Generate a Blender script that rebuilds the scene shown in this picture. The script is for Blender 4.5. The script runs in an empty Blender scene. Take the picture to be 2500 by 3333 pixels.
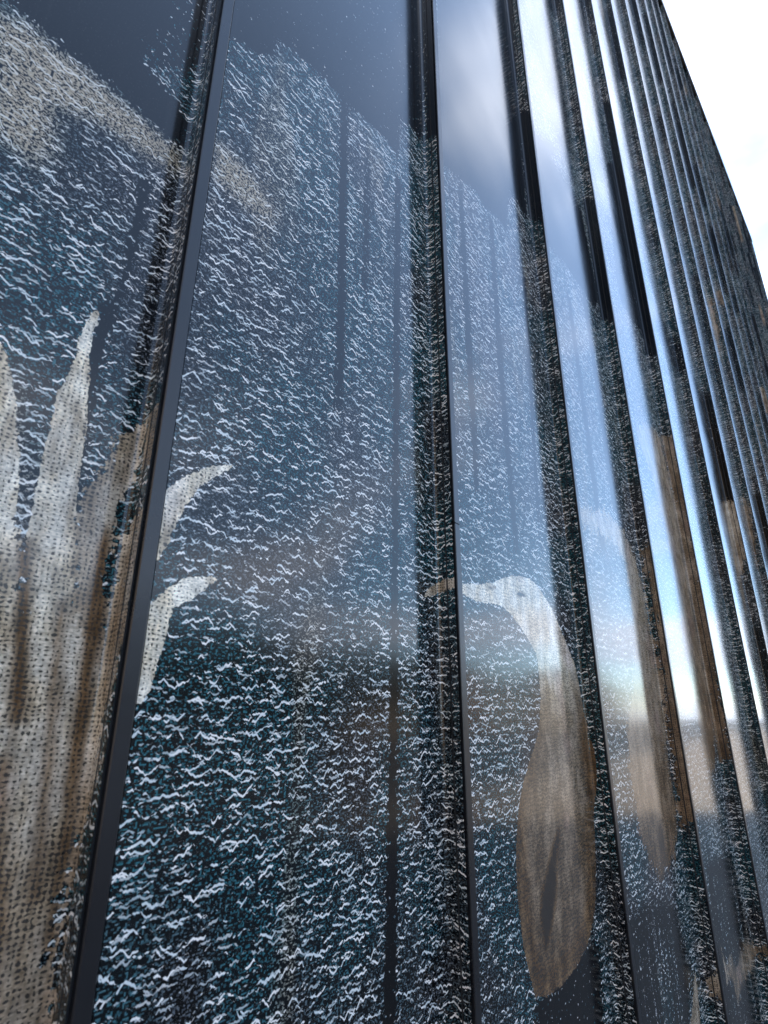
import bpy, math, random
import numpy as np
from mathutils import Matrix, Vector

# ------------------------------------------------------------------ camera
scene = bpy.context.scene
col = scene.collection
PITCH = 0.70                      # width of one cladding panel, metres
FACE = 0.703                      # distance from the lens to the noses of the cladding
S0 = -0.5497                      # where the first fin stands, in panels from the lens
EYE = 1.68                        # lens above the pavement
cam_data = bpy.data.cameras.new('camera')
cam = bpy.data.objects.new('camera', cam_data)
col.objects.link(cam)
fw = Vector((0.69958926, 0.62992265, 0.33730153))
rt = Vector((0.66866492, -0.74356177, 0.00176579))
up = rt.cross(fw)
cam.matrix_world = Matrix(((rt.x, up.x, -fw.x, 0), (rt.y, up.y, -fw.y, 0), (rt.z, up.z, -fw.z, EYE), (0, 0, 0, 1)))
cam_data.sensor_fit = 'HORIZONTAL'
cam_data.sensor_width = 36.0
cam_data.lens = 26.877
cam_data.clip_start = 0.02
cam_data.clip_end = 3000
cam_data.dof.use_dof = True
cam_data.dof.focus_distance = 1.5
cam_data.dof.aperture_fstop = 9.0
scene.camera = cam

# ------------------------------------------------------------------ sky, sun, exposure
SUN_AZ, SUN_EL = math.radians(38), math.radians(53)      # azimuth from +X towards +Y (behind the facade)
world = bpy.data.worlds.new('World')
scene.world = world
world.use_nodes = True
wt = world.node_tree
for n in list(wt.nodes):
    wt.nodes.remove(n)


def node(tree, kind, inputs=None, **props):
    n = tree.nodes.new(kind)
    for k, v in props.items():
        setattr(n, k, v)
    for k, v in (inputs or {}).items():
        s = n.inputs[k]
        if hasattr(v, 'is_output'):
            tree.links.new(v, s)
        else:
            s.default_value = v
    return n


def mth(tree, op, a, b=0.0, c=0.0, clamp=False):
    n = tree.nodes.new('ShaderNodeMath')
    n.operation = op
    n.use_clamp = clamp
    for i, v in enumerate((a, b, c)):
        if hasattr(v, 'is_output'):
            tree.links.new(v, n.inputs[i])
        else:
            n.inputs[i].default_value = v
    return n.outputs[0]


def ramp(tree, v, lo, hi, a=0.0, b=1.0, smooth=True):
    n = node(tree, 'ShaderNodeMapRange', {'Value': v, 'From Min': lo, 'From Max': hi, 'To Min': a, 'To Max': b},
             interpolation_type='SMOOTHSTEP' if smooth else 'LINEAR')
    return n.outputs['Result']


def mixc(tree, f, a, b):
    n = tree.nodes.new('ShaderNodeMix')
    n.data_type = 'RGBA'
    for i, v in ((0, f), (6, a), (7, b)):
        if hasattr(v, 'is_output'):
            tree.links.new(v, n.inputs[i])
        else:
            n.inputs[i].default_value = v
    return n.outputs[2]


SKY_STRENGTH = 0.12
sky = node(wt, 'ShaderNodeTexSky', sky_type='NISHITA', sun_disc=False)
sky.sun_elevation = SUN_EL
sky.sun_rotation = math.radians(90) - SUN_AZ
sky.air_density = 0.75
sky.dust_density = 0.0
sky.ozone_density = 3.0
tc = node(wt, 'ShaderNodeTexCoord')
sep = node(wt, 'ShaderNodeSeparateXYZ', {0: tc.outputs['Generated']})
zz = mth(wt, 'ADD', mth(wt, 'MAXIMUM', sep.outputs[2], 0.0), 0.16)
flat = node(wt, 'ShaderNodeCombineXYZ', {0: mth(wt, 'DIVIDE', sep.outputs[0], zz), 1: mth(wt, 'DIVIDE', sep.outputs[1], zz), 2: 3.7})
CLOUD_SHIFT = (9.87942, 4.322855, 0.0)
shifted = node(wt, 'ShaderNodeVectorMath', {0: flat.outputs[0], 1: CLOUD_SHIFT}, operation='ADD')
cl = node(wt, 'ShaderNodeTexNoise', {'Vector': shifted.outputs[0], 'Scale': 1.15, 'Detail': 7.0, 'Roughness': 0.5, 'Distortion': 0.25})
thin = node(wt, 'ShaderNodeTexNoise', {'Vector': shifted.outputs[0], 'Scale': 2.6, 'Detail': 5.0, 'Roughness': 0.6})
# more cloud towards the horizon, as seen through a layer of scattered cumulus
cover = ramp(wt, sep.outputs[2], 0.02, 0.35, 0.07, 0.0)
wisp = mth(wt, 'MULTIPLY', mth(wt, 'SUBTRACT', thin.outputs['Fac'], 0.5), 0.10)
mask = ramp(wt, mth(wt, 'ADD', mth(wt, 'ADD', cl.outputs['Fac'], cover), wisp), 0.517, 0.645, 0.14, 1.0)
body = ramp(wt, thin.outputs['Fac'], 0.3, 0.75, 0.75, 1.1)
cloud = mixc(wt, body, (2.3, 3.2, 5.0, 1), (4.2, 4.9, 6.4, 1))
rich = node(wt, 'ShaderNodeHueSaturation', {'Hue': 0.495, 'Saturation': 1.08, 'Value': 1.0, 'Color': sky.outputs[0]})
skycol = mixc(wt, mask, rich.outputs[0], cloud)
bg = node(wt, 'ShaderNodeBackground', {'Color': skycol, 'Strength': SKY_STRENGTH})
wo = node(wt, 'ShaderNodeOutputWorld', {'Surface': bg.outputs[0]})

sun_data = bpy.data.lights.new('sun', 'SUN')
sun_data.energy = 3.6
sun_data.angle = math.radians(0.53)
sun_data.color = (1.0, 0.95, 0.88)
sun = bpy.data.objects.new('sun', sun_data)
col.objects.link(sun)
sdir = Vector((math.cos(SUN_EL) * math.cos(SUN_AZ), math.cos(SUN_EL) * math.sin(SUN_AZ), math.sin(SUN_EL)))
sun.rotation_euler = sdir.to_track_quat('Z', 'Y').to_euler()

scene.view_settings.view_transform = 'Standard'
scene.view_settings.look = 'None'
scene.view_settings.gamma = 1.0
scene.view_settings.use_curve_mapping = False
scene.view_settings.exposure = 2.4
scene.view_settings.use_white_balance = True
scene.view_settings.white_balance_temperature = 7350
scene.view_settings.white_balance_tint = 10.0
scene.cycles.max_bounces = 8
scene.cycles.glossy_bounces = 6
scene.cycles.use_denoising = True

# ------------------------------------------------------------------ helpers


def tag(o, label=None, cat=None, group=None, kind=None):
    for k, v in (('label', label), ('category', cat), ('group', group), ('kind', kind)):
        if v:
            o[k] = v
    return o


def empty(name, loc=(0, 0, 0), rz=0.0):
    o = bpy.data.objects.new(name, None)
    col.objects.link(o)
    o.location = loc
    o.rotation_euler = (0, 0, rz)
    return o


def mesh_obj(name, verts, faces, mat, parent=None, smooth=False):
    me = bpy.data.meshes.new(name)
    me.from_pydata([tuple(v) for v in verts], [], [tuple(f) for f in faces])
    me.materials.append(mat)
    if smooth:
        me.polygons.foreach_set('use_smooth', [True] * len(me.polygons))
    me.update()
    o = bpy.data.objects.new(name, me)
    col.objects.link(o)
    if parent:
        o.parent = parent
    return o


class MB:
    def __init__(self):
        self.v, self.f = [], []

    def box(self, a, b):
        n = len(self.v)
        (x0, y0, z0), (x1, y1, z1) = a, b
        self.v += [(x0, y0, z0), (x1, y0, z0), (x1, y1, z0), (x0, y1, z0), (x0, y0, z1), (x1, y0, z1), (x1, y1, z1), (x0, y1, z1)]
        for q in ((0, 3, 2, 1), (4, 5, 6, 7), (0, 1, 5, 4), (1, 2, 6, 5), (2, 3, 7, 6), (3, 0, 4, 7)):
            self.f.append(tuple(n + i for i in q))
        return self

    def extrude(self, prof, z0, z1):
        """closed plan outline (counter-clockwise) pulled up from z0 to z1"""
        n, m = len(self.v), len(prof)
        self.v += [(x, y, z0) for x, y in prof] + [(x, y, z1) for x, y in prof]
        for i in range(m):
            j = (i + 1) % m
            self.f.append((n + i, n + j, n + m + j, n + m + i))
        self.f.append(tuple(n + i for i in reversed(range(m))))
        self.f.append(tuple(n + m + i for i in range(m)))
        return self

    def build(self, name, mat, parent=None, smooth=False):
        return mesh_obj(name, self.v, self.f, mat, parent, smooth)


def new_mat(name):
    m = bpy.data.materials.new(name)
    m.use_nodes = True
    t = m.node_tree
    return m, t, t.nodes['Principled BSDF']


def bump(t, b, height, strength, dist):
    n = node(t, 'ShaderNodeBump', {'Height': height, 'Strength': strength, 'Distance': dist})
    t.links.new(n.outputs[0], b.inputs['Normal'])
    return n

# ------------------------------------------------------------------ materials


def simple(name, colour, rough, var=0.15, scale=6.0, metallic=0.0):
    m, t, b = new_mat(name)
    tcn = node(t, 'ShaderNodeTexCoord')
    nz = node(t, 'ShaderNodeTexNoise', {'Vector': tcn.outputs['Object'], 'Scale': scale, 'Detail': 6.0})
    f = ramp(t, nz.outputs['Fac'], 0.3, 0.7)
    lo = tuple(c * (1 - var) for c in colour) + (1,)
    hi = tuple(min(1, c * (1 + var)) for c in colour) + (1,)
    t.links.new(mixc(t, f, lo, hi), b.inputs['Base Color'])
    t.links.new(ramp(t, nz.outputs['Fac'], 0.3, 0.7, rough * 0.85, rough * 1.15), b.inputs['Roughness'])
    b.inputs['Metallic'].default_value = metallic
    return m


def printed_material():
    """gloss-coated black sheet carrying a pixelated tapestry print"""
    m, t, b = new_mat('printed gloss cladding')
    at = node(t, 'ShaderNodeAttribute', attribute_name='print_coord')
    motif = node(t, 'ShaderNodeAttribute', attribute_name='motif').outputs['Fac']
    tone = node(t, 'ShaderNodeAttribute', attribute_name='motif_tone').outputs['Fac']
    dens = node(t, 'ShaderNodeAttribute', attribute_name='print_density').outputs['Fac']
    fine = node(t, 'ShaderNodeAttribute', attribute_name='weave').outputs['Fac']
    P = at.outputs['Vector']
    PX = 0.0018                       # print pixel, metres
    q = node(t, 'ShaderNodeVectorMath', {0: P, 1: (PX, PX, 1.0)}, operation='SNAP').outputs[0]

    def noise(vec, sx, sz, detail=1.0, rough=0.5, off=0.0):
        s = node(t, 'ShaderNodeVectorMath', {0: vec, 1: (sx, sz, 1.0)}, operation='MULTIPLY').outputs[0]
        o = node(t, 'ShaderNodeVectorMath', {0: s, 1: (off, off * 0.7, 0)}, operation='ADD').outputs[0]
        return node(t, 'ShaderNodeTexNoise', {'Vector': o, 'Scale': 1.0, 'Detail': detail, 'Roughness': rough}, noise_dimensions='2D').outputs['Fac']

    sq = node(t, 'ShaderNodeSeparateXYZ', {0: q})
    U, Z = sq.outputs[0], sq.outputs[1]
    # --- white squiggles: rows of wandering thread, broken up
    warmth = node(t, 'ShaderNodeAttribute', attribute_name='warmth').outputs['Fac']
    w1 = noise(q, 58, 22, 1.0, 0.5, 3.1)
    w2 = noise(q, 15, 11, 1.0, 0.5, 9.7)
    big = noise(P, 4.5, 3.5, 3.0, 0.55, 40.0)

    sp = node(t, 'ShaderNodeSeparateXYZ', {0: P})
    u_, z_ = sp.outputs[0], sp.outputs[1]

    def threads(freq, amp, thick, on, off, fu=52.0):
        """one thread per row of height 1/freq, wandering by +-amp rows, broken into dashes; thick in metres"""
        sway = noise(P, 9, 7, 1.0, 0.5, 9.7 + off)
        zf = mth(t, 'ADD', mth(t, 'MULTIPLY', z_, freq), mth(t, 'ADD', mth(t, 'MULTIPLY', sway, 1.0), off))
        row = mth(t, 'FLOOR', zf)
        gv = node(t, 'ShaderNodeCombineXYZ', {0: u_, 1: mth(t, 'MULTIPLY', row, 0.173), 2: 0.0}).outputs[0]
        d = mth(t, 'MULTIPLY', mth(t, 'SUBTRACT', noise(gv, fu, 40, 3.0, 0.5, off), 0.5), amp)
        dist = mth(t, 'ABSOLUTE', mth(t, 'SUBTRACT', mth(t, 'SUBTRACT', mth(t, 'FRACT', zf), 0.5), d))
        gate = noise(gv, 30, 55, 3.0, 0.72, 21.3 + off)
        w = mth(t, 'MULTIPLY', ramp(t, gate, on, mth(t, 'ADD', on, 0.09)), thick * freq * 0.5)
        return ramp(t, dist, mth(t, 'MULTIPLY', w, 0.75), mth(t, 'ADD', mth(t, 'MULTIPLY', w, 1.25), 0.001), 1.0, 0.0, False)
    lush = ramp(t, big, 0.3, 0.7, 0.04, -0.04)
    line = mth(t, 'MAXIMUM', threads(44.0, 1.55, 0.0031, mth(t, 'ADD', 0.49, lush), 0.0, 36.0), threads(49.0, 1.55, 0.0025, mth(t, 'ADD', 0.515, lush), 31.0, 50.0))
    line2 = mth(t, 'MAXIMUM', threads(88.0, 1.2, 0.0027, 0.54, 57.0, 100.0), threads(101.0, 1.2, 0.0023, 0.56, 83.0, 120.0))
    # --- teal and grey stitches in between
    st = noise(q, 230, 330, 0.0, 0.5, 55.0)
    st2 = noise(q, 170, 380, 0.0, 0.5, 77.0)
    stitch = mth(t, 'GREATER_THAN', st, mth(t, 'SUBTRACT', mth(t, 'SUBTRACT', 0.72, mth(t, 'MULTIPLY', big, 0.08)), mth(t, 'MULTIPLY', warmth, 0.20)))
    stitch2 = mth(t, 'GREATER_THAN', st2, 0.68)
    huev = noise(P, 3.2, 2.4, 2.0, 0.55, 91.0)
    teal = ramp(t, huev, 0.33, 0.60)
    ground = mixc(t, teal, (0.0030, 0.0030, 0.0036, 1), (0.0018, 0.0055, 0.0075, 1))
    warm = mth(t, 'MAXIMUM', warmth, mth(t, 'MULTIPLY', ramp(t, noise(P, 7.0, 1.6, 2.0, 0.5, 130.0), 0.64, 0.76), 0.55))
    stcol = mixc(t, teal, (0.105, 0.11, 0.12, 1), (0.022, 0.125, 0.145, 1))
    stcol = mixc(t, warm, stcol, (0.42, 0.33, 0.23, 1))
    thread = mixc(t, ramp(t, noise(q, 25, 30, 1.0, 0.5, 12.0), 0.35, 0.65), (0.66, 0.68, 0.66, 1), (0.93, 0.85, 0.78, 1))
    thread = mixc(t, mth(t, 'MULTIPLY', warm, 0.7), thread, (0.66, 0.58, 0.47, 1))
    thread2 = mixc(t, 0.62, stcol, thread)
    # density: printed, sparse or bare
    jit = noise(q, 110, 110, 1.0, 0.5, 33.0)
    keep = mth(t, 'GREATER_THAN', dens, ramp(t, jit, 0.25, 0.75, 0.04, 0.96, False))
    backdrop = mixc(t, mth(t, 'MULTIPLY', stitch, keep), mixc(t, keep, (0.0030, 0.0030, 0.0036, 1), ground), stcol)
    backdrop = mixc(t, mth(t, 'MULTIPLY', mth(t, 'MULTIPLY', stitch2, keep), 0.5), backdrop, stcol)
    backdrop = mixc(t, mth(t, 'MULTIPLY', mth(t, 'MULTIPLY', line2, keep), 0.9), backdrop, thread2)
    backdrop = mixc(t, mth(t, 'MULTIPLY', line, keep), backdrop, thread)
    # --- woven motif (leaves, birds): pale cloth with dark pinholes
    def cloth(step_u, step_z, w):
        a = mth(t, 'ADD', mth(t, 'DIVIDE', u_, step_u), mth(t, 'MULTIPLY', noise(P, 60, 40, 2.0, 0.6, 311.0), w))
        c = mth(t, 'ADD', mth(t, 'DIVIDE', z_, step_z), mth(t, 'MULTIPLY', noise(P, 40, 60, 2.0, 0.6, 331.0), w))
        s1 = mth(t, 'SINE', mth(t, 'MULTIPLY', mth(t, 'ADD', a, c), math.pi))
        s2 = mth(t, 'SINE', mth(t, 'MULTIPLY', mth(t, 'SUBTRACT', a, c), math.pi))
        return mth(t, 'ADD', mth(t, 'MULTIPLY', s1, s2), mth(t, 'MULTIPLY', mth(t, 'SUBTRACT', st, 0.5), 1.3))
    coarse = cloth(0.0068, 0.0060, 1.6)
    small = cloth(0.0042, 0.0095, 2.4)
    wv = mth(t, 'ADD', mth(t, 'MULTIPLY', coarse, mth(t, 'SUBTRACT', 1.0, fine)), mth(t, 'MULTIPLY', small, fine))
    patch = noise(P, 16, 7, 4.0, 0.62, 61.0)
    streak = noise(P, 42, 6, 3.0, 0.6, 251.0)
    hole = mth(t, 'MULTIPLY', ramp(t, wv, mth(t, 'ADD', mth(t, 'MULTIPLY', patch, 1.6), mth(t, 'SUBTRACT', mth(t, 'ADD', mth(t, 'MULTIPLY', tone, 0.3), mth(t, 'MULTIPLY', fine, -0.22)), 0.66)), mth(t, 'ADD', mth(t, 'MULTIPLY', patch, 1.6), mth(t, 'SUBTRACT', mth(t, 'ADD', mth(t, 'MULTIPLY', tone, 0.3), mth(t, 'MULTIPLY', fine, -0.22)), 0.28))), mth(t, 'SUBTRACT', 1.0, mth(t, 'MULTIPLY', fine, 0.2)))
    pale = mixc(t, ramp(t, patch, 0.35, 0.65), (0.84, 0.66, 0.45, 1), (0.92, 0.81, 0.66, 1))
    deep = mixc(t, ramp(t, patch, 0.35, 0.65), (0.125, 0.062, 0.026, 1), (0.22, 0.125, 0.062, 1))
    deep = mixc(t, mth(t, 'MULTIPLY', tone, -2.0, 0.0, True), deep, (0.045, 0.030, 0.02, 1))
    tone_p = mth(t, 'MAXIMUM', tone, 0.0)
    rosy = ramp(t, noise(P, 7, 5, 1.0, 0.5, 175.0), 0.6, 0.75)
    shade = mth(t, 'MULTIPLY', tone_p, ramp(t, mth(t, 'ADD', mth(t, 'MULTIPLY', patch, 0.5), mth(t, 'MULTIPLY', streak, 0.5)), 0.38, 0.58, mth(t, 'ADD', 0.62, mth(t, 'MULTIPLY', fine, 0.32)), mth(t, 'SUBTRACT', 1.15, mth(t, 'MULTIPLY', fine, 0.13))), 0.0, True)
    cl1 = mixc(t, shade, deep, pale)
    cl1 = mixc(t, mth(t, 'MULTIPLY', mth(t, 'MULTIPLY', rosy, 0.35), mth(t, 'GREATER_THAN', tone, 0.0)), cl1, mixc(t, tone_p, (0.2, 0.09, 0.07, 1), (0.66, 0.48, 0.43, 1)))
    grain = mth(t, 'MULTIPLY', ramp(t, st2, 0.3, 0.7, 0.72, 1.18, False), ramp(t, noise(q, 40, 26, 3.0, 0.65, 205.0), 0.3, 0.7, 0.62, 1.2, False))
    cl1 = node(t, 'ShaderNodeMix', {0: 1.0, 6: cl1, 7: node(t, 'ShaderNodeCombineColor', {0: grain, 1: grain, 2: grain}).outputs[0]},
               data_type='RGBA', blend_type='MULTIPLY').outputs[2]
    cl1 = mixc(t, mth(t, 'MULTIPLY', hole, 0.95), cl1, (0.035, 0.03, 0.026, 1))
    soft = node(t, 'ShaderNodeAttribute', attribute_name='softness').outputs['Fac']
    stray = mth(t, 'ADD', mth(t, 'SUBTRACT', jit, 0.5), mth(t, 'MULTIPLY', mth(t, 'SUBTRACT', noise(P, 30, 22, 3.0, 0.6, 401.0), 0.5), 1.2))
    edge = mth(t, 'ADD', motif, mth(t, 'MULTIPLY', stray, mth(t, 'ADD', 0.007, mth(t, 'MULTIPLY', soft, 0.075))))
    inside = mth(t, 'GREATER_THAN', edge, 0.0)
    colr = mixc(t, inside, backdrop, cl1)
    t.links.new(colr, b.inputs['Base Color'])
    b.inputs['IOR'].default_value = 1.45
    smear = node(t, 'ShaderNodeTexNoise', {'Vector': P, 'Scale': 3.0, 'Detail': 4.0}, noise_dimensions='2D').outputs['Fac']
    t.links.new(ramp(t, smear, 0.3, 0.7, 0.12, 0.16), b.inputs['Roughness'])
    film = ramp(t, noise(P, 60, 1.1, 4.0, 0.65, 501.0), 0.55, 0.75)
    speck = ramp(t, noise(P, 420, 420, 0.0, 0.5, 541.0), 0.80, 0.84)
    dust = mth(t, 'ADD', mth(t, 'MULTIPLY', film, 0.012), mth(t, 'MULTIPLY', speck, 0.07))
    t.links.new(mixc(t, dust, colr, (0.42, 0.40, 0.37, 1)), b.inputs['Base Color'])
    wave = node(t, 'ShaderNodeTexNoise', {'Vector': P, 'Scale': 2.2, 'Detail': 1.0}, noise_dimensions='2D').outputs['Fac']
    bump(t, b, wave, 0.25, 0.006)
    return m


PRINT = printed_material()
TRIM = simple('satin black edge trim', (0.011, 0.0105, 0.012), 0.30, 0.12, 9.0)
GASKET = simple('black rubber gasket', (0.006, 0.006, 0.007), 0.7, 0.1, 12.0)
COPING = simple('black coping metal', (0.014, 0.014, 0.016), 0.3, 0.15, 3.0)
CORE = simple('dark backing board', (0.02, 0.02, 0.022), 0.8, 0.2, 2.0)

# ------------------------------------------------------------------ the print, in metres on the unrolled sheet of each panel


def sdf(pts, poly):
    """signed distance (positive inside) of points (n,2) to a polygon"""
    poly = np.asarray(poly, float)
    d2 = np.full(len(pts), 1e9)
    ins = np.zeros(len(pts), bool)
    n = len(poly)
    for i in range(n):
        a, c = poly[i], poly[(i + 1) % n]
        e = c - a
        w = pts - a
        tt = np.clip((w @ e) / max(e @ e, 1e-12), 0, 1)
        dd = w - tt[:, None] * e
        d2 = np.minimum(d2, (dd * dd).sum(1))
        cond = ((a[1] > pts[:, 1]) != (c[1] > pts[:, 1]))
        if c[1] != a[1]:
            xi = a[0] + (pts[:, 1] - a[1]) * (c[0] - a[0]) / (c[1] - a[1])
            ins ^= cond & (pts[:, 0] < xi)
    d = np.sqrt(d2)
    return np.where(ins, d, -d)


def sm(x, lo, hi):
    tt = np.clip((x - lo) / (hi - lo), 0, 1)
    return tt * tt * (3 - 2 * tt)


HERON = [(0.0248,0.2557),(0.0536,0.2521),(0.0869,0.2489),(0.1293,0.2519),(0.1817,0.2563),(0.2207,0.2566),(0.2513,0.2463),(0.2903,0.2293),(0.3297,0.2078),(0.3611,0.1848),(0.3932,0.1613),(0.4018,0.1355),(0.4047,0.1058),(0.4029,0.0763),(0.4011,0.0472),(0.3902,0.0184),(0.3787,-0.0132),(0.358,-0.0471),(0.3358,-0.0698),(0.3192,-0.0887),(0.339,-0.0627),(0.2984,-0.1016),(0.2593,-0.1427),(0.2307,-0.1822),(0.2135,-0.234),(0.2007,-0.2755),(0.1957,-0.3168),(0.1972,-0.3582),(0.2029,-0.3997),(0.2095,-0.4407),(0.2215,-0.4749),(0.2354,-0.5057),(0.2468,-0.5319),(0.3019,-0.5462),(0.3835,-0.5496),(0.467,-0.5415),(0.5402,-0.5234),(0.5909,-0.4952),(0.6337,-0.4576),(0.6529,-0.41),(0.6674,-0.3702),(0.6809,-0.318),(0.6931,-0.2635),(0.7076,-0.2073),(0.7189,-0.1487),(0.7187,-0.0937),(0.7089,-0.0373),(0.7034,-0.0949),(0.7045,-0.0554),(0.7035,-0.003),(0.6985,0.038),(0.6934,0.0794),(0.682,0.1211),(0.6678,0.1542),(0.6402,0.182),(0.6142,0.2138),(0.5873,0.2408),(0.5607,0.2675),(0.5344,0.2938),(0.4975,0.3182),(0.4605,0.3375),(0.4283,0.3508),(0.386,0.3576),(0.3389,0.3549),(0.2841,0.3445),(0.2315,0.3289),(0.1896,0.3138),(0.15,0.3012),(0.1054,0.2908),(0.0633,0.2834),(0.0268,0.2792)]
HERON_WING = [(0.4402,-0.259),(0.4217,-0.2909),(0.4105,-0.318),(0.4012,-0.354),(0.3883,-0.3882),(0.3644,-0.4189),(0.3389,-0.4434),(0.3153,-0.463),(0.31,-0.4325),(0.3055,-0.3975),(0.3269,-0.3583),(0.3526,-0.3316),(0.3832,-0.2994),(0.4143,-0.2752)]
HERON_EYE = [(0.3024,0.2992),(0.317,0.3074),(0.3398,0.31),(0.3554,0.3058),(0.352,0.3025),(0.3242,0.2981)]
HERON_LORE = [(0.1409,0.2871),(0.1642,0.2954),(0.1916,0.3002),(0.1871,0.2957),(0.1636,0.291)]
BEAK_RET = [(0.7059,0.2845),(0.7248,0.2864),(0.7683,0.2911),(0.7669,0.2662),(0.7237,0.2632),(0.7049,0.2605)]
BEAK_PANE = [(0.6522,0.2452),(0.6615,0.262),(0.6887,0.2765),(0.7263,0.2917),(0.7248,0.267),(0.6875,0.2532),(0.6578,0.2435)]
LEAF_A = [(0.6035,0.5303),(0.6096,0.5431),(0.6169,0.5388),(0.6159,0.5227),(0.6113,0.5068),(0.6108,0.4893),(0.6125,0.4691),(0.6159,0.4501),(0.6184,0.4308),(0.6225,0.4026),(0.626,0.3746),(0.6273,0.3557),(0.6288,0.3279),(0.6311,0.2917),(0.6333,0.2565),(0.637,0.2227),(0.6664,0.0735),(0.6037,0.0683),(0.5869,0.1806),(0.5858,0.1934),(0.5854,0.2175),(0.5849,0.2421),(0.5845,0.2673),(0.5841,0.2844),(0.583,0.3139),(0.5838,0.334),(0.5836,0.3597),(0.5833,0.3784),(0.583,0.3973),(0.5893,0.4161),(0.5943,0.4346),(0.5963,0.4519),(0.5963,0.4808),(0.5985,0.5077)]
LEAF_B = [(0.4734,0.4093),(0.5097,0.4304),(0.5195,0.4173),(0.5268,0.4027),(0.5328,0.3874),(0.5398,0.3635),(0.5483,0.3317),(0.559,0.2926),(0.5638,0.2688),(0.5688,0.2291),(0.5697,0.1974),(0.5717,0.1772),(0.5946,0.0675),(0.5481,0.0636)]
LEAF_C = [(0.635,0.2205),(0.6385,0.2369),(0.6445,0.2779),(0.653,0.3085),(0.6651,0.332),(0.6727,0.3645),(0.6938,0.3896),(0.7133,0.4085),(0.7127,0.3849),(0.7083,0.3481),(0.7032,0.3181),(0.6964,0.3002),(0.6904,0.2792),(0.6867,0.2575),(0.6853,0.2333),(0.6865,0.1737),(0.6997,0.0763),(0.6618,0.0731)]
BASE = [(0.4989,0.2586),(0.5668,0.2236),(0.6047,0.1204),(0.6335,0.133),(0.6554,0.1335),(0.6955,0.0699),(0.7039,0.0906),(0.7205,0.122),(0.7316,0.0933),(0.7292,0.0494),(0.7307,-0.0329),(0.7276,-0.0666),(0.7179,-0.108),(0.7073,-0.1536),(0.7001,-0.1966),(0.7007,-0.2391),(0.7092,-0.321),(0.6185,-0.2902)]
LEAF_C_RET = [(0.7136,0.4103),(0.7406,0.4158),(0.7697,0.4114),(0.7741,0.3714),(0.769,0.3345),(0.7563,0.3198),(0.7174,0.323)]
BASE_RET = [(0.7322,0.2613),(0.7568,0.2692),(0.7703,0.269),(0.7715,0.242),(0.7703,0.1991),(0.7563,0.1355),(0.7274,-0.0004),(0.6778,-0.0004),(0.6976,0.1611),(0.6995,0.2233)]
LEAF_D = [(0.0182,0.2691),(0.0256,0.2899),(0.0409,0.3086),(0.0643,0.3308),(0.094,0.3486),(0.1178,0.3609),(0.1409,0.372),(0.1268,0.3583),(0.1033,0.3406),(0.085,0.3233),(0.0716,0.3045),(0.0624,0.2875),(0.0544,0.2645),(0.0436,0.2382),(0.0366,0.2138),(0.0262,0.1926),(0.0166,0.1905)]
LEAF_E = [(0.0202,0.1253),(0.0361,0.1484),(0.0508,0.1631),(0.0701,0.1761),(0.0949,0.1839),(0.11,0.1867),(0.1219,0.1856),(0.1078,0.1731),(0.0945,0.1579),(0.0779,0.1458),(0.0614,0.1371),(0.0564,0.1243),(0.0531,0.1001),(0.0476,0.0707),(0.0419,0.0452),(0.0386,0.026),(0.0311,0.0151),(0.0163,0.0148)]
PLAIN0_TOP = [(0.3956,1.0156),(0.4056,0.938),(0.4223,0.9422),(0.4501,0.9408),(0.4862,0.938),(0.5342,0.9416),(0.5712,0.9438),(0.6114,0.9415),(0.6543,0.9391),(0.6946,0.9421),(0.7065,0.9945),(0.6733,1.0282),(0.6109,1.0535),(0.6049,1.0932),(0.6219,1.159),(0.6402,1.2296),(0.6318,1.3983)]
PLAIN0_GAP = [(0.6318,0.8119),(0.6568,0.8355),(0.6519,0.7858),(0.6503,0.694),(0.6422,0.6038),(0.6347,0.5207),(0.6296,0.4523),(0.6322,0.3463),(0.6373,0.234),(0.6318,0.2325),(0.618,0.3406),(0.6119,0.443),(0.6114,0.4913),(0.6108,0.5417),(0.6298,0.5703),(0.6365,0.6387),(0.6342,0.7226),(0.6337,0.7745)]
PLAIN1_TOP = [(-0.0152,1.4155),(0.014,1.2132),(0.0341,1.2269),(0.0607,1.2416),(0.0945,1.2578),(0.1336,1.3078),(0.1328,1.3543),(0.1676,1.3814),(0.2239,1.3922),(0.292,1.4128),(0.3414,1.4147),(0.4296,1.4397),(0.5062,1.4624),(0.5485,1.4543),(0.5695,1.4321),(0.5684,1.4311),(0.5872,1.6119),(0.628,1.6373),(0.6758,1.6307),(0.7012,1.6474),(0.7309,2.6244)]
PLAIN2_TOP = [(0.0504,2.5874),(-0.0028,1.4978),(0.0306,1.5302),(0.1128,1.5617),(0.2346,1.6155),(0.2717,1.5984),(0.2958,1.5993),(0.402,1.6385),(0.4542,1.6289),(0.5062,1.8389),(0.5738,1.8877),(0.6127,1.8745),(0.6755,1.8685),(0.7549,3.7288)]
PATCH2 = [[(0.0673,2.3518),(0.1739,2.5206),(0.1805,2.437),(0.0775,2.2731)],[(0.1439,2.3406),(0.1994,2.424),(0.192,2.3364),(0.1294,2.2523)],[(0.329,2.7625),(0.4606,2.9563),(0.3618,2.3744),(0.3298,2.3345)],[(0.493,2.4129),(0.6108,2.4249),(0.626,2.3182),(0.5082,2.3764)]]
RET2_PLAIN = [(0.6943,2.5286),(0.7707,2.4486),(0.7725,1.8292),(0.6926,1.8917)]
PLAIN3_TOP = [(0.003,2.3551),(0.387,2.6378),(0.2146,2.4042),(0.4588,2.461),(0.614,2.4468),(0.7037,1.9283),(0.596,1.8169),(0.4043,1.7926),(0.2417,1.8019),(0.0409,1.7398),(-0.0277,1.6866)]
RET3_PLAIN = [(0.6894,2.604),(0.7556,2.5489),(0.7761,1.7584),(0.6889,1.8089)]
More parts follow.
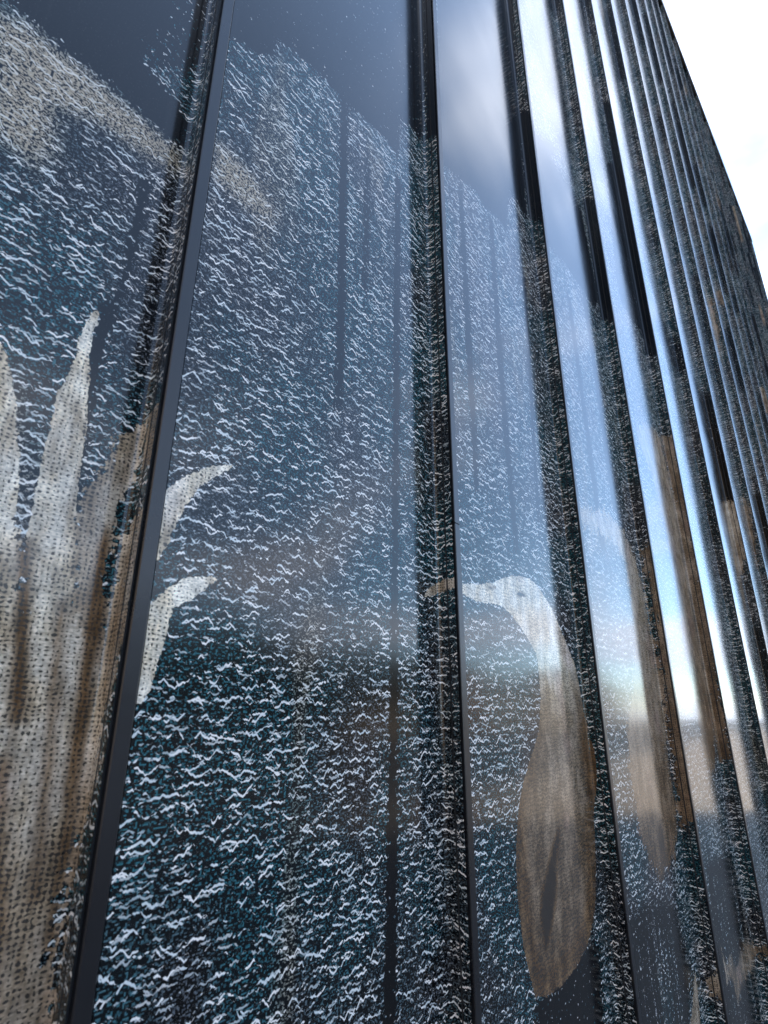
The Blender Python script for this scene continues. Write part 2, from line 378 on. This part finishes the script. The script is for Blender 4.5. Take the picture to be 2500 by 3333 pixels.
PLAIN4 = [(0.4932,3.2953),(0.7325,3.5304),(0.8502,2.118),(0.2154,2.0407),(0.2161,2.2216)]
RET4_PLAIN = [(0.7056,4.0794),(0.7947,3.9838),(0.7571,1.9452),(0.6825,1.9838)]
STREAK1 = [(0.334,1.3998),(0.3633,1.4334),(0.3715,0.985),(0.3748,0.6325),(0.3713,0.5815),(0.361,0.5665),(0.3518,0.5726),(0.3497,0.6199),(0.3439,0.9634)]
STREAK1B = [(0.5537,1.38),(0.5815,1.3616),(0.5642,0.5321),(0.5435,-0.4856),(0.5079,-0.4736),(0.5291,0.0739),(0.5393,0.523)]
STREAK2A = [(0.1095,1.5462),(0.1384,1.5604),(0.1391,0.9918),(0.1316,0.5307),(0.1075,0.5231),(0.1035,0.9708)]
STREAK2B = [(0.3121,1.584),(0.3426,1.5828),(0.3364,0.9969),(0.3402,0.4184),(0.3109,0.4119),(0.293,0.9738)]
STREAK2C = [(0.5597,1.5047),(0.596,1.5307),(0.5123,0.5522),(0.4838,0.5445)]
LOW2_PLAIN = [(0.2513,-0.537),(0.3222,-0.5382),(0.3882,-0.5322),(0.475,-0.525),(0.59,-0.5119),(0.6325,-0.5368),(0.6084,-0.7327),(0.2162,-0.5996)]
RET0_PLAIN = [(0.1534,3.9371),(0.3925,3.3302),(0.7686,1.2788),(0.7969,1.0733),(0.7573,1.1201),(0.7107,1.358)]
RET1_PLAIN = [(0.7438,4.2176),(0.8549,3.9357),(0.7684,1.5966),(0.7112,1.6523)]
GAP_A = [(0.5783,0.1883),(0.5896,0.1971),(0.6032,0.1277),(0.6206,-0.0034),(0.6105,-0.0034),(0.5932,0.1033)]
GAP_B = [(0.6694,0.2096),(0.6789,0.2325),(0.6891,0.1409),(0.69,0.0192),(0.6885,-0.0896),(0.6817,-0.0889),(0.6745,0.0652)]
GAP_C = [(0.6337,0.1324),(0.6429,0.1338),(0.6606,-0.0461),(0.6744,-0.1846),(0.664,-0.1825),(0.65,-0.0247)]
GAP_D = [(0.6021,-0.0432),(0.6147,-0.0438),(0.64,-0.1776),(0.6559,-0.2823),(0.6372,-0.2764)]
GAP_E = [(0.6845,-0.0035),(0.6928,0.0309),(0.698,-0.1412),(0.6958,-0.2434),(0.6877,-0.2325),(0.6852,-0.1196)]
BIRD3 = [(-0.0522,0.6287),(0.0391,0.6575),(0.1635,0.6713),(0.294,0.712),(0.4228,0.7174),(0.5304,0.6954),(0.6234,0.6278),(0.6969,0.5145),(0.7073,0.33),(0.7284,0.0973),(0.69,-0.1725),(0.6995,-0.3243),(0.5958,-0.4335),(0.4085,-0.4634),(0.2895,-0.4184),(0.2149,-0.311),(0.2033,-0.1437),(0.2344,-0.0121),(0.3505,0.0846),(0.4713,0.2481),(0.4992,0.4207),(0.4877,0.561),(0.3816,0.6214),(0.2372,0.6093),(0.0746,0.59),(-0.0071,0.5999)]
RET3_BIRD = [(0.7119,0.6579),(0.7798,0.6827),(0.7881,0.5024),(0.7866,0.2057),(0.7684,-0.3471),(0.7045,-0.3545),(0.7227,0.096),(0.7307,0.4492)]
BIRD4 = [(0.0929,1.2611),(0.3142,1.3607),(0.5655,1.4355),(0.6335,1.3903),(0.6834,1.2641),(0.7417,1.0535),(0.7665,0.806),(0.798,0.4919),(0.7526,0.1203),(0.6593,-0.0821),(0.567,-0.204),(0.4113,-0.218),(0.3627,-0.0989),(0.3667,0.0454),(0.3811,0.1711),(0.3869,0.3685),(0.3835,0.6476),(0.3787,0.9007),(0.2656,1.0835),(0.1117,1.1826)]
RET4_BIRD = [(0.6905,1.4621),(0.7622,1.4441),(0.7589,1.0453),(0.7616,0.5475),(0.7534,0.1173),(0.7421,-0.1849),(0.6852,-0.1878),(0.6957,0.3322),(0.6981,0.9596)]
LOW3_PLAIN = [(0.0396,-0.4707),(0.4843,-0.5387),(0.5537,-0.7033),(0.4535,-0.9031),(-0.0339,-0.7377)]
LOW4_PLAIN = [(0.0772,-0.4765),(0.5798,-0.5241),(0.6884,-0.9048),(0.5388,-1.155),(-0.0534,-0.9541)]
ROCK4 = [(0.0933,-0.7534),(0.1295,-0.802),(0.2354,-0.7964),(0.274,-0.8476),(0.536,-0.8282),(0.7788,-0.8954),(0.6433,-0.9319),(0.4179,-0.9078),(0.2279,-0.9214),(0.1782,-0.8416),(0.0944,-0.8312)]
ROCK3_RET = [(0.7144,-0.8096),(0.7599,-0.754),(0.771,-0.7885),(0.7666,-0.8688),(0.7411,-0.858),(0.7149,-0.8468)]
GRASS3 = [(0.4167,-0.8906),(0.5088,-0.838),(0.6153,-0.7746),(0.6112,-0.8399),(0.5569,-0.9381)]


rng = random.Random(11)
nrng = np.random.default_rng(5)


def ellipse(cx, cz, a, c, rot, n=18):
    return [(cx + a * math.cos(x) * math.cos(rot) - c * math.sin(x) * math.sin(rot),
             cz + a * math.cos(x) * math.sin(rot) + c * math.sin(x) * math.cos(rot)) for x in [2 * math.pi * i / n for i in range(n)]]


# motif: (polygon, tone at its top, tone at its bottom, weave fineness)
MOTIF = {k: [] for k in range(-4, 23)}
HOLES = {k: [] for k in range(-4, 23)}
BARE = {k: [] for k in range(-4, 23)}          # (polygon, density inside, soft edge)
MOTIF[0] += [(LEAF_A, 0.95, 0.6, 0.0), (LEAF_B, 0.95, 0.55, 0.0), (LEAF_C, 0.5, 0.3, 0.0, 0.25), (BASE, 0.8, 0.22, 0.0, 0.55),
             (LEAF_C_RET, 0.4, 0.3, 0.0), (BASE_RET, 0.5, 0.3, 0.0, 0.3)]
MOTIF[1] += [(LEAF_D, 0.95, 0.9, 0.0), (LEAF_E, 0.95, 0.75, 0.0), (BEAK_PANE, 0.7, 0.6, 0.2), (BEAK_RET, 0.75, 0.5, 0.2)]
MOTIF[2] += [(HERON, 0.9, 0.32, 0.9)]
# darker drawing inside the motifs: (polygon, tone, soft edge)
SHADED = {2: [(HERON_WING, -0.45, 0.013), (HERON_EYE, -0.8, 0.003), (HERON_LORE, -0.3, 0.004)],
          0: [(GAP_A, -0.15, 0.010), (GAP_B, -0.1, 0.010), (GAP_C, 0.0, 0.012), (GAP_D, 0.05, 0.012), (GAP_E, 0.0, 0.010)]}
MOTIF[3] += [(BIRD3, 0.5, 0.02, 0.9, 1.0), (RET3_BIRD, 0.22, 0.05, 0.0, 0.6), (ROCK3_RET, 0.4, 0.2, 0.3, 0.4), (GRASS3, 0.45, 0.3, 0.4, 0.3)]
MOTIF[4] += [(BIRD4, 0.4, 0.02, 0.8, 1.0), (RET4_BIRD, 0.22, 0.05, 0.0, 0.6), (ROCK4, 0.28, 0.15, 0.4, 0.8)]
BARE[0] += [(PLAIN0_TOP, 0.0, 0.02), (PLAIN0_GAP, 0.02, 0.010), (RET0_PLAIN, 0.06, 0.01)]
BARE[1] += [(PLAIN1_TOP, 0.05, 0.012), (STREAK1, 0.0, 0.012), (STREAK1B, 0.06, 0.010), (RET1_PLAIN, 0.04, 0.01), ([(0.42, 0.9), (0.45, 0.9), (0.455, 1.3), (0.43, 1.35)], 0.3, 0.01)]
BARE[2] += [(PLAIN2_TOP, 0.02, 0.015), (RET2_PLAIN, 0.02, 0.01), (STREAK2A, 0.08, 0.009), (STREAK2B, 0.05, 0.012), (STREAK2C, 0.1, 0.010), (LOW2_PLAIN, 0.12, 0.03)]
BARE[3] += [(PLAIN3_TOP, 0.03, 0.02), (RET3_PLAIN, 0.03, 0.01), (LOW3_PLAIN, 0.14, 0.04), ([(0.20, 0.55), (0.26, 0.55), (0.235, 1.62), (0.185, 1.66)], 0.06, 0.012), ([(0.42, 0.75), (0.49, 0.75), (0.47, 1.8), (0.42, 1.8)], 0.06, 0.012)]
BARE[4] += [(PLAIN4, 0.06, 0.03), (RET4_PLAIN, 0.06, 0.01), (LOW4_PLAIN, 0.15, 0.03)]
# the rest of the picture, farther along the wall: branches, feathers and bare ground
for k in range(5, 22):
    for i in range(3):
        MOTIF[k].append((ellipse(rng.uniform(0.0, 0.76), rng.uniform(-1.2, 11.5), rng.uniform(0.03, 0.22), rng.uniform(0.15, 0.8), rng.uniform(-0.5, 0.5)),
                         rng.uniform(0.2, 0.6), rng.uniform(0.1, 0.3), 0.3, rng.uniform(0.5, 1.5)))
    for i in range(6):
        z = rng.uniform(-1.4, 11.0)
        hh = rng.uniform(0.2, 1.4)
        a, c = (0.66, 0.8) if rng.random() < 0.55 else (-0.05, 0.8)
        BARE[k].append(([(a, z), (c, z + rng.uniform(-0.1, 0.1)), (c, z + hh), (a, z + hh + rng.uniform(-0.1, 0.1))], rng.uniform(0.1, 0.55), 0.03))
for k in (-3, -2, -1):
    for i in range(6):
        MOTIF[k].append((ellipse(rng.uniform(0.0, 0.76), rng.uniform(-1.6, 1.2), rng.uniform(0.03, 0.1), rng.uniform(0.3, 0.8), rng.uniform(-0.4, 0.4)), 0.85, 0.5, 0.0))
for k in (2, 3, 4):
    for i in range(5):
        BARE[k].append((ellipse(rng.uniform(0.1, 0.76), rng.uniform(3.2, 11.0), rng.uniform(0.08, 0.3), rng.uniform(0.3, 1.2), rng.uniform(-0.3, 0.3)), rng.uniform(0.0, 0.3), 0.08))

# ------------------------------------------------------------------ the clad building
ROOF = 11.72                      # underside of the coping above the lens
BASE = -EYE + 0.06
building = empty('clad_building', (S0 * PITCH + 7.0, FACE + 6.0, 0))
tag(building, 'tall black building clad in glossy folded panels printed with a heron and woven squiggles', 'building')
BL = Vector(building.location)
NX, NY = 1.005, 0.0755            # inner corner of the fold, in panels
EX = 0.9965                       # outer edge of the return, in panels
R_BEND = 0.009


def sheet_profile(cols, nret):
    """plan polyline of one folded sheet from its nose to the outer edge of its return; returns (x, y, unrolled u)"""
    A = np.array([0.036, NY * 0.036 / NX]) * PITCH
    C = np.array([NX, NY]) * PITCH
    E = np.array([EX, 0.004]) * PITCH
    d1 = (C - A) / np.linalg.norm(C - A)
    d2 = (E - C) / np.linalg.norm(E - C)
    half = math.acos(float(np.clip(-(d1 @ d2), -1, 1))) / 2
    tl = R_BEND / math.tan(half)
    p1, p2 = C - d1 * tl, C + d2 * tl
    pts = [A + (p1 - A) * i / cols for i in range(cols + 1)]
    bis = (d2 - d1) / np.linalg.norm(d2 - d1)
    cen = C + bis * R_BEND / math.sin(half)
    a1 = math.atan2(*(p1 - cen)[::-1])
    a2 = math.atan2(*(p2 - cen)[::-1])
    da = (a2 - a1 + math.pi) % (2 * math.pi) - math.pi
    for i in range(1, 7):
        a = a1 + da * i / 6
        pts.append(cen + R_BEND * np.array([math.cos(a), math.sin(a)]))
    pts += [p2 + (E - p2) * i / nret for i in range(1, nret + 1)]
    pts = np.array(pts)
    N = np.zeros(2)
    uu = np.linalg.norm(A) + np.concatenate([[0], np.cumsum(np.linalg.norm(np.diff(pts, axis=0), axis=1))])
    return pts, uu


def make_panel(k):
    near = 0 <= k <= 4
    cols, nret = (112, 9) if near else (26, 4)
    prof, uu = sheet_profile(cols, nret)
    if near:
        zs = np.concatenate([np.linspace(BASE, -1.1, 12)[:-1], np.arange(-1.1, 1.7, 0.006), np.arange(1.7, 4.3, 0.03), np.linspace(4.35, ROOF, 60)])
    else:
        zs = np.concatenate([np.arange(BASE, ROOF, 0.08), [ROOF]])
    nc, nr = len(prof), len(zs)
    X0 = (S0 + k) * PITCH
    co = np.empty((nr, nc, 3))
    co[:, :, 0] = X0 + prof[None, :, 0] - BL.x
    lean = random.Random(300 + k).uniform(-0.0012, 0.0012) * (k > 4)
    co[:, :, 1] = FACE + prof[None, :, 1] - BL.y + lean * np.sin(prof[None, :, 0] / PITCH * math.pi)
    co[:, :, 2] = zs[:, None] + EYE
    uz = np.stack([np.broadcast_to(uu, (nr, nc)), np.broadcast_to(zs[:, None], (nr, nc))], -1).reshape(-1, 2)
    n = len(uz)
    motif = np.full(n, -1.0)
    tone = np.zeros(n)
    fine = np.zeros(n)
    softv = np.zeros(n)
    for poly, t0, t1, wv, *sf in MOTIF[k]:
        s = sdf(uz, poly)
        pz = np.array(poly)[:, 1]
        f = np.clip((pz.max() - uz[:, 1]) / max(pz.max() - pz.min(), 1e-6), 0, 1)
        tt = t0 + (t1 - t0) * f
        better = s > motif
        motif = np.where(better, s, motif)
        tone = np.where(better, tt, tone)
        fine = np.where(better, wv, fine)
        softv = np.where(better, sf[0] if sf else 0.0, softv)
    for poly in HOLES[k]:
        s = sdf(uz, poly)
        motif = np.minimum(motif, -s)
    dens = np.ones(n)
    warmth = np.zeros(n)
    for poly in WARM.get(k, []):
        warmth = np.maximum(warmth, sm(sdf(uz, poly), -0.03, 0.03))
    if k == 2:                                        # bird: pale head and neck, brown flank, dusky towards its back
        e = sdf(uz, HERON)
        back = sm(uz[:, 0], 0.42, 0.70) * sm(e, 0.09, 0.0)
        tone = np.where(e > -0.02, -0.06 + 0.92 * sm(uz[:, 1], -0.06, 0.26) + 0.16 * sm(e, 0.0, 0.09) - 0.12 * back + 0.10 * sm(uz[:, 1], -0.3, -0.15), tone)
    for poly, target, soft in SHADED.get(k, []):
        tone = np.where(motif > -0.02, tone - (tone - target) * sm(sdf(uz, poly), -soft, soft * 0.8), tone)
    for poly, dv, soft in BARE[k]:
        s = sdf(uz, poly)
        dens = dens * (1 - (1 - dv) * sm(s, -soft, soft))
    if k in EXTRA:
        for poly, dv in EXTRA[k]:
            dens = np.where(sdf(uz, poly) > 0, np.maximum(dens, dv), dens)
    me = bpy.data.meshes.new('cladding_panel')
    i = np.arange(nr - 1)[:, None] * nc + np.arange(nc - 1)[None, :]
    quads = np.stack([i, i + 1, i + 1 + nc, i + nc], -1).reshape(-1, 4)
    me.vertices.add(n)
    me.vertices.foreach_set('co', co.reshape(-1))
    me.loops.add(quads.size)
    me.loops.foreach_set('vertex_index', quads.reshape(-1).astype(np.int32))
    me.polygons.add(len(quads))
    me.polygons.foreach_set('loop_start', np.arange(0, quads.size, 4, dtype=np.int32))
    me.polygons.foreach_set('use_smooth', np.ones(len(quads), bool))
    me.update(calc_edges=True)
    pc = np.zeros((n, 3))
    pc[:, 0] = uz[:, 0] + k * 0.7582
    pc[:, 1] = uz[:, 1]
    a = me.attributes.new('print_coord', 'FLOAT_VECTOR', 'POINT')
    a.data.foreach_set('vector', pc.reshape(-1).astype(np.float32))
    for nm, arr in (('motif', motif), ('motif_tone', tone), ('print_density', dens), ('weave', fine), ('warmth', warmth), ('softness', softv)):
        a = me.attributes.new(nm, 'FLOAT', 'POINT')
        a.data.foreach_set('value', np.clip(arr, -1, 1).astype(np.float32))
    me.materials.append(PRINT)
    o = bpy.data.objects.new('cladding_panel', me)
    col.objects.link(o)
    o.parent = building
    return o


JOINTS = {2: [0.414], 3: [3.9], 4: [6.1], 6: [-0.72], 1: [2.9], 14: [4.95]}


def make_trim(k, panel):
    """bar on the nose of panel k, black gasket in the open joint beside it"""
    x0 = (S0 + k) * PITCH - BL.x
    y0 = FACE - BL.y
    a, c, pr, dp, ch = 0.0032 * PITCH, 0.0335 * PITCH, -0.0022, 0.030, 0.0014
    prof = [(x0 + a, y0 + dp), (x0 + a, y0 + pr + ch), (x0 + a + ch, y0 + pr), (x0 + c - ch, y0 + pr + 0.0012), (x0 + c, y0 + pr + 0.0012 + ch), (x0 + c, y0 + dp)]
    cuts = [BASE] + JOINTS.get(k, [rng.uniform(0.6, 2.0) + 0 * k if k > 6 else 5.0 + 0.3 * k]) + [ROOF]
    for z0, z1 in zip(cuts[:-1], cuts[1:]):
        MB().extrude(prof, z0 + EYE + 0.0012, z1 + EYE - 0.0012).build('edge_trim', TRIM, panel)
    MB().extrude([(x0 - 0.0012, y0 + 0.007), (x0 + 0.0021, y0 + 0.007), (x0 + 0.0021, y0 + 0.026), (x0 + 0.0001, y0 + 0.026)], BASE + EYE, ROOF + EYE).build('gasket', GASKET, panel)


def streaks(u0, u1, z0, z1, count, seed):
    rg = random.Random(seed)
    out = []
    for i in range(count):
        a = rg.uniform(u0, u1)
        w = rg.uniform(0.006, 0.03)
        b0, b1 = rg.uniform(z0, z0 + 0.05), z1 - rg.uniform(0.0, 0.12)
        out.append(([(a, b0), (a + w, b0), (a + w * 0.9, b1), (a + w * 0.2, b1)], rg.uniform(0.45, 0.9)))
    return out


EXTRA = {2: streaks(0.25, 0.75, -0.95, -0.58, 9, 3), 3: streaks(0.0, 0.75, -1.1, -0.50, 13, 4), 4: streaks(0.0, 0.75, -1.3, -0.50, 13, 6)}
WARM = {0: [[(0.3957, 0.9039), (0.4111, 0.9112), (0.4372, 0.928), (0.5349, 0.9373), (0.6912, 0.9331), (0.7067, 0.8879), (0.6398, 0.8654), (0.5498, 0.8526), (0.5045, 0.822), (0.5141, 0.7539), (0.4959, 0.7052), (0.4359, 0.7115)]],
        1: [[(0.0253, 0.947), (0.0595, 0.9537), (0.1133, 0.9488), (0.1746, 0.9055), (0.1656, 0.875), (0.101, 0.859), (0.0299, 0.8698)]]}
BARE[0].append(([(0.6117, 1.0486), (0.5584, 1.2794), (0.71, 1.5251), (0.7187, 1.1753), (0.6606, 1.085)], 0.22, 0.03))
LAST = 21
for k in range(-3, LAST + 1):
    pn = make_panel(k)
    make_trim(k, pn)

x_a, x_b = (S0 - 3) * PITCH - BL.x, (S0 + LAST + 1) * PITCH - BL.x
yb = FACE + 0.066 - BL.y
MB().box((x_a, yb, 0.02), (x_b + 0.05, 6.0, ROOF + EYE - 0.004)).build('wall_core', CORE, building)
MB().box((x_b + 0.003, FACE - BL.y - 0.004, 0.03), (x_b + 0.12, yb - 0.003, ROOF + EYE)).build('corner_post', TRIM, building)
# coping in lengths, its front just proud of the noses
n_c = 8
for i in range(n_c):
    xa, xb = x_a + (x_b + 0.14 - x_a) * i / n_c, x_a + (x_b + 0.14 - x_a) * (i + 1) / n_c - 0.004
    MB().box((xa, FACE - BL.y - 0.012, ROOF + EYE + 0.002), (xb, FACE - BL.y + 0.5, ROOF + EYE + 0.17)).build('coping', COPING, building)
MB().box((x_a, FACE - BL.y - 0.002, 0.0), (x_b + 0.12, FACE - BL.y + 0.05, 0.058)).build('plinth', GASKET, building)

# ------------------------------------------------------------------ ground and the square across the way (seen in the gloss)
mp, t, b = new_mat('stone paving')
tcn = node(t, 'ShaderNodeTexCoord')
br = node(t, 'ShaderNodeTexBrick', {'Vector': tcn.outputs['Object'], 'Color1': (0.14, 0.11, 0.085, 1), 'Color2': (0.11, 0.09, 0.07, 1), 'Mortar': (0.07, 0.065, 0.06, 1),
                                    'Scale': 1.0, 'Mortar Size': 0.006, 'Brick Width': 0.6, 'Row Height': 0.4})
nz = node(t, 'ShaderNodeTexNoise', {'Vector': tcn.outputs['Object'], 'Scale': 1.3, 'Detail': 8.0})
t.links.new(mixc(t, ramp(t, nz.outputs['Fac'], 0.4, 0.7, 0, 0.35), br.outputs['Color'], (0.11, 0.095, 0.08, 1)), b.inputs['Base Color'])
b.inputs['Roughness'].default_value = 0.75
walk = MB().box((-120, -5.2, -0.5), (120, 2.0, 0.0)).build('pavement', mp)
tag(walk, kind='structure')
ASPH = simple('asphalt', (0.021, 0.023, 0.027), 0.85, 0.25, 20.0)
KERB = simple('granite kerb', (0.30, 0.29, 0.28), 0.8, 0.2, 8.0)
road = MB()
road.v = [(-700, -700, -0.13), (700, -700, -0.13), (700, 700, -0.13), (-700, 700, -0.13)]
road.f = [(0, 1, 2, 3)]
tag(road.build('road', ASPH), kind='structure')
kerb = tag(MB().box((-120, -5.36, -0.3), (120, -5.203, 0.004)).build('kerb', KERB), kind='structure')

BRICK = simple('buff brick', (0.40, 0.31, 0.23), 0.85, 0.2, 3.0)
FRAME = simple('grey window frame', (0.12, 0.12, 0.13), 0.4, 0.1, 5.0)
STONE = simple('pale stone', (0.45, 0.42, 0.37), 0.8, 0.12, 2.0)
GLASS = simple('dark window glass', (0.02, 0.025, 0.03), 0.08, 0.1, 1.0)
BARK = simple('bark', (0.09, 0.07, 0.05), 0.9, 0.3, 14.0)
LEAF = simple('leaf green', (0.05, 0.075, 0.028), 0.6, 0.45, 1.5)


def town_house(name, label, x, y, w, d, h, rz, mat, rows, colsn):
    root = tag(empty(name, (x, y, -0.13), rz), label, 'building')
    MB().box((-w / 2, 0, 0), (w / 2, d, h)).build('wall', mat, root)
    MB().box((-w / 2 - 0.25, -0.25, h + 0.002), (w / 2 + 0.25, d + 0.25, h + 0.45)).build('cornice', STONE, root)
    fr, pn, sl = MB(), MB(), MB()
    fw_, fh = 1.3, 1.9
    fr.box((-fw_ / 2, -0.06, 0), (-fw_ / 2 + 0.09, 0.04, fh)).box((fw_ / 2 - 0.09, -0.06, 0), (fw_ / 2, 0.04, fh)).box((-fw_ / 2 + 0.09, -0.06, fh - 0.09), (fw_ / 2 - 0.09, 0.04, fh)).box((-0.035, -0.05, 0.0), (0.035, 0.04, fh - 0.09))
    first = None
    for r in range(rows):
        for c in range(colsn):
            px = -w / 2 + (c + 0.5) * w / colsn
            pz = 1.2 + r * (h - 1.2) / rows
            if first is None:
                f = fr.build('window', FRAME, root)
                g = MB().box((-fw_ / 2 + 0.09, -0.02, 0.0), (fw_ / 2 - 0.09, -0.008, fh - 0.09)).build('pane', GLASS, f)
                s = MB().box((-fw_ / 2 - 0.1, -0.16, -0.12), (fw_ / 2 + 0.1, -0.001, -0.002)).build('sill', STONE, f)
                first = (f, g, s)
                f.location = (px, 0, pz)
            else:
                f = first[0].copy()
                col.objects.link(f)
                f.parent = root
                f.location = (px, 0, pz)
                for q in first[1:]:
                    e = q.copy()
                    col.objects.link(e)
                    e.parent = f
    return root


town_house('brick_building', 'buff brick office block facing the end of the black building', -24.0, -14.0, 24.0, 14.0, 19.0, math.radians(90) , BRICK, 5, 8)
SLATE = simple('dark slate cladding', (0.05, 0.052, 0.058), 0.6, 0.2, 2.0)
town_house('slate_building', 'low dark slate building across the road behind the trees', 22.0, -40.0, 60.0, 10.0, 7.5, math.radians(180), SLATE, 2, 16)


SAND = simple('sand coloured render', (0.46, 0.37, 0.28), 0.9, 0.12, 1.0)
CLAY = simple('clay coloured brick', (0.33, 0.20, 0.14), 0.9, 0.2, 2.0)
sky_line = [(52, -33, 13, 5.5, SAND, 'sand coloured', 1, 4), (68, -32, 15, 8.0, CLAY, 'clay red', 2, 5), (86, -33, 16, 5.0, STONE, 'pale grey', 1, 5), (105, -31, 18, 7.5, SAND, 'broad sand coloured', 2, 6),
            (127, -32, 20, 10.5, CLAY, 'tall clay red', 3, 6), (152, -31, 24, 8.5, STONE, 'long pale grey', 2, 7)]
for x, y, w, hh, mt, word, rows, cc in sky_line:
    town_house('terrace_house', word + ' house in the terrace far along the street', x, y, w, 10.0, hh, math.radians(180), mt, rows, cc)


def tree(x, y, h, r, label, seed):
    rg = random.Random(seed)
    root = tag(empty('street_tree', (x, y, -0.13)), label, 'tree', 'trees across the square')
    v, f = [], []
    rings, seg = 7, 8
    lim = [((0, 0, 0), (0.1, 0.05, h * 0.62), 0.17, 0.07)]
    for i in range(6):
        a = rg.uniform(0, 6.28)
        z0 = h * rg.uniform(0.3, 0.5)
        lim.append(((0.05, 0.03, z0), (math.cos(a) * r * 0.7, math.sin(a) * r * 0.7, z0 + h * rg.uniform(0.2, 0.4)), 0.06, 0.02))
    for p0, p1, r0, r1 in lim:
        p0, p1 = Vector(p0), Vector(p1)
        q = (p1 - p0).to_track_quat('Z', 'Y')
        n0 = len(v)
        for i in range(rings):
            tt = i / (rings - 1)
            for j in range(seg):
                a = 2 * math.pi * j / seg
                v.append(p0.lerp(p1, tt) + q @ Vector((math.cos(a), math.sin(a), 0)) * (r0 + (r1 - r0) * tt))
        for i in range(rings - 1):
            for j in range(seg):
                f.append((n0 + i * seg + j, n0 + i * seg + (j + 1) % seg, n0 + (i + 1) * seg + (j + 1) % seg, n0 + (i + 1) * seg + j))
    mesh_obj('trunk', v, f, BARK, root, True)
    v, f = [], []
    clumps = [Vector((rg.gauss(0, r * 0.42), rg.gauss(0, r * 0.42), h * 0.66 + rg.gauss(0, h * 0.13))) for _ in range(26)]
    for i in range(2600):
        c = clumps[i % 26] + Vector((rg.gauss(0, 0.34), rg.gauss(0, 0.34), rg.gauss(0, 0.28)))
        q = Vector((rg.gauss(0, 1), rg.gauss(0, 1), rg.gauss(0, 1))).normalized().to_track_quat('Z', 'Y')
        s = rg.uniform(0.07, 0.14)
        n0 = len(v)
        v += [c + q @ Vector(p) * s for p in ((-1, 0, 0), (0, -0.55, 0.1), (1, 0, 0), (0, 0.55, 0.1))]
        f.append((n0, n0 + 1, n0 + 2, n0 + 3))
    mesh_obj('crown', v, f, LEAF, root)


n_tree = 12
TREE_LABEL = ['%s street tree in the row across the road' % w for w in ('first', 'second', 'third', 'fourth', 'fifth', 'sixth', 'seventh', 'eighth', 'ninth', 'tenth', 'eleventh', 'last')]
for i in range(n_tree):
    rr = random.Random(70 + i)
    tree(0.5 + i * 2.7, -17.0 + rr.uniform(-0.8, 0.8), rr.uniform(5.0, 6.2), 2.3, TREE_LABEL[i], 40 + i)
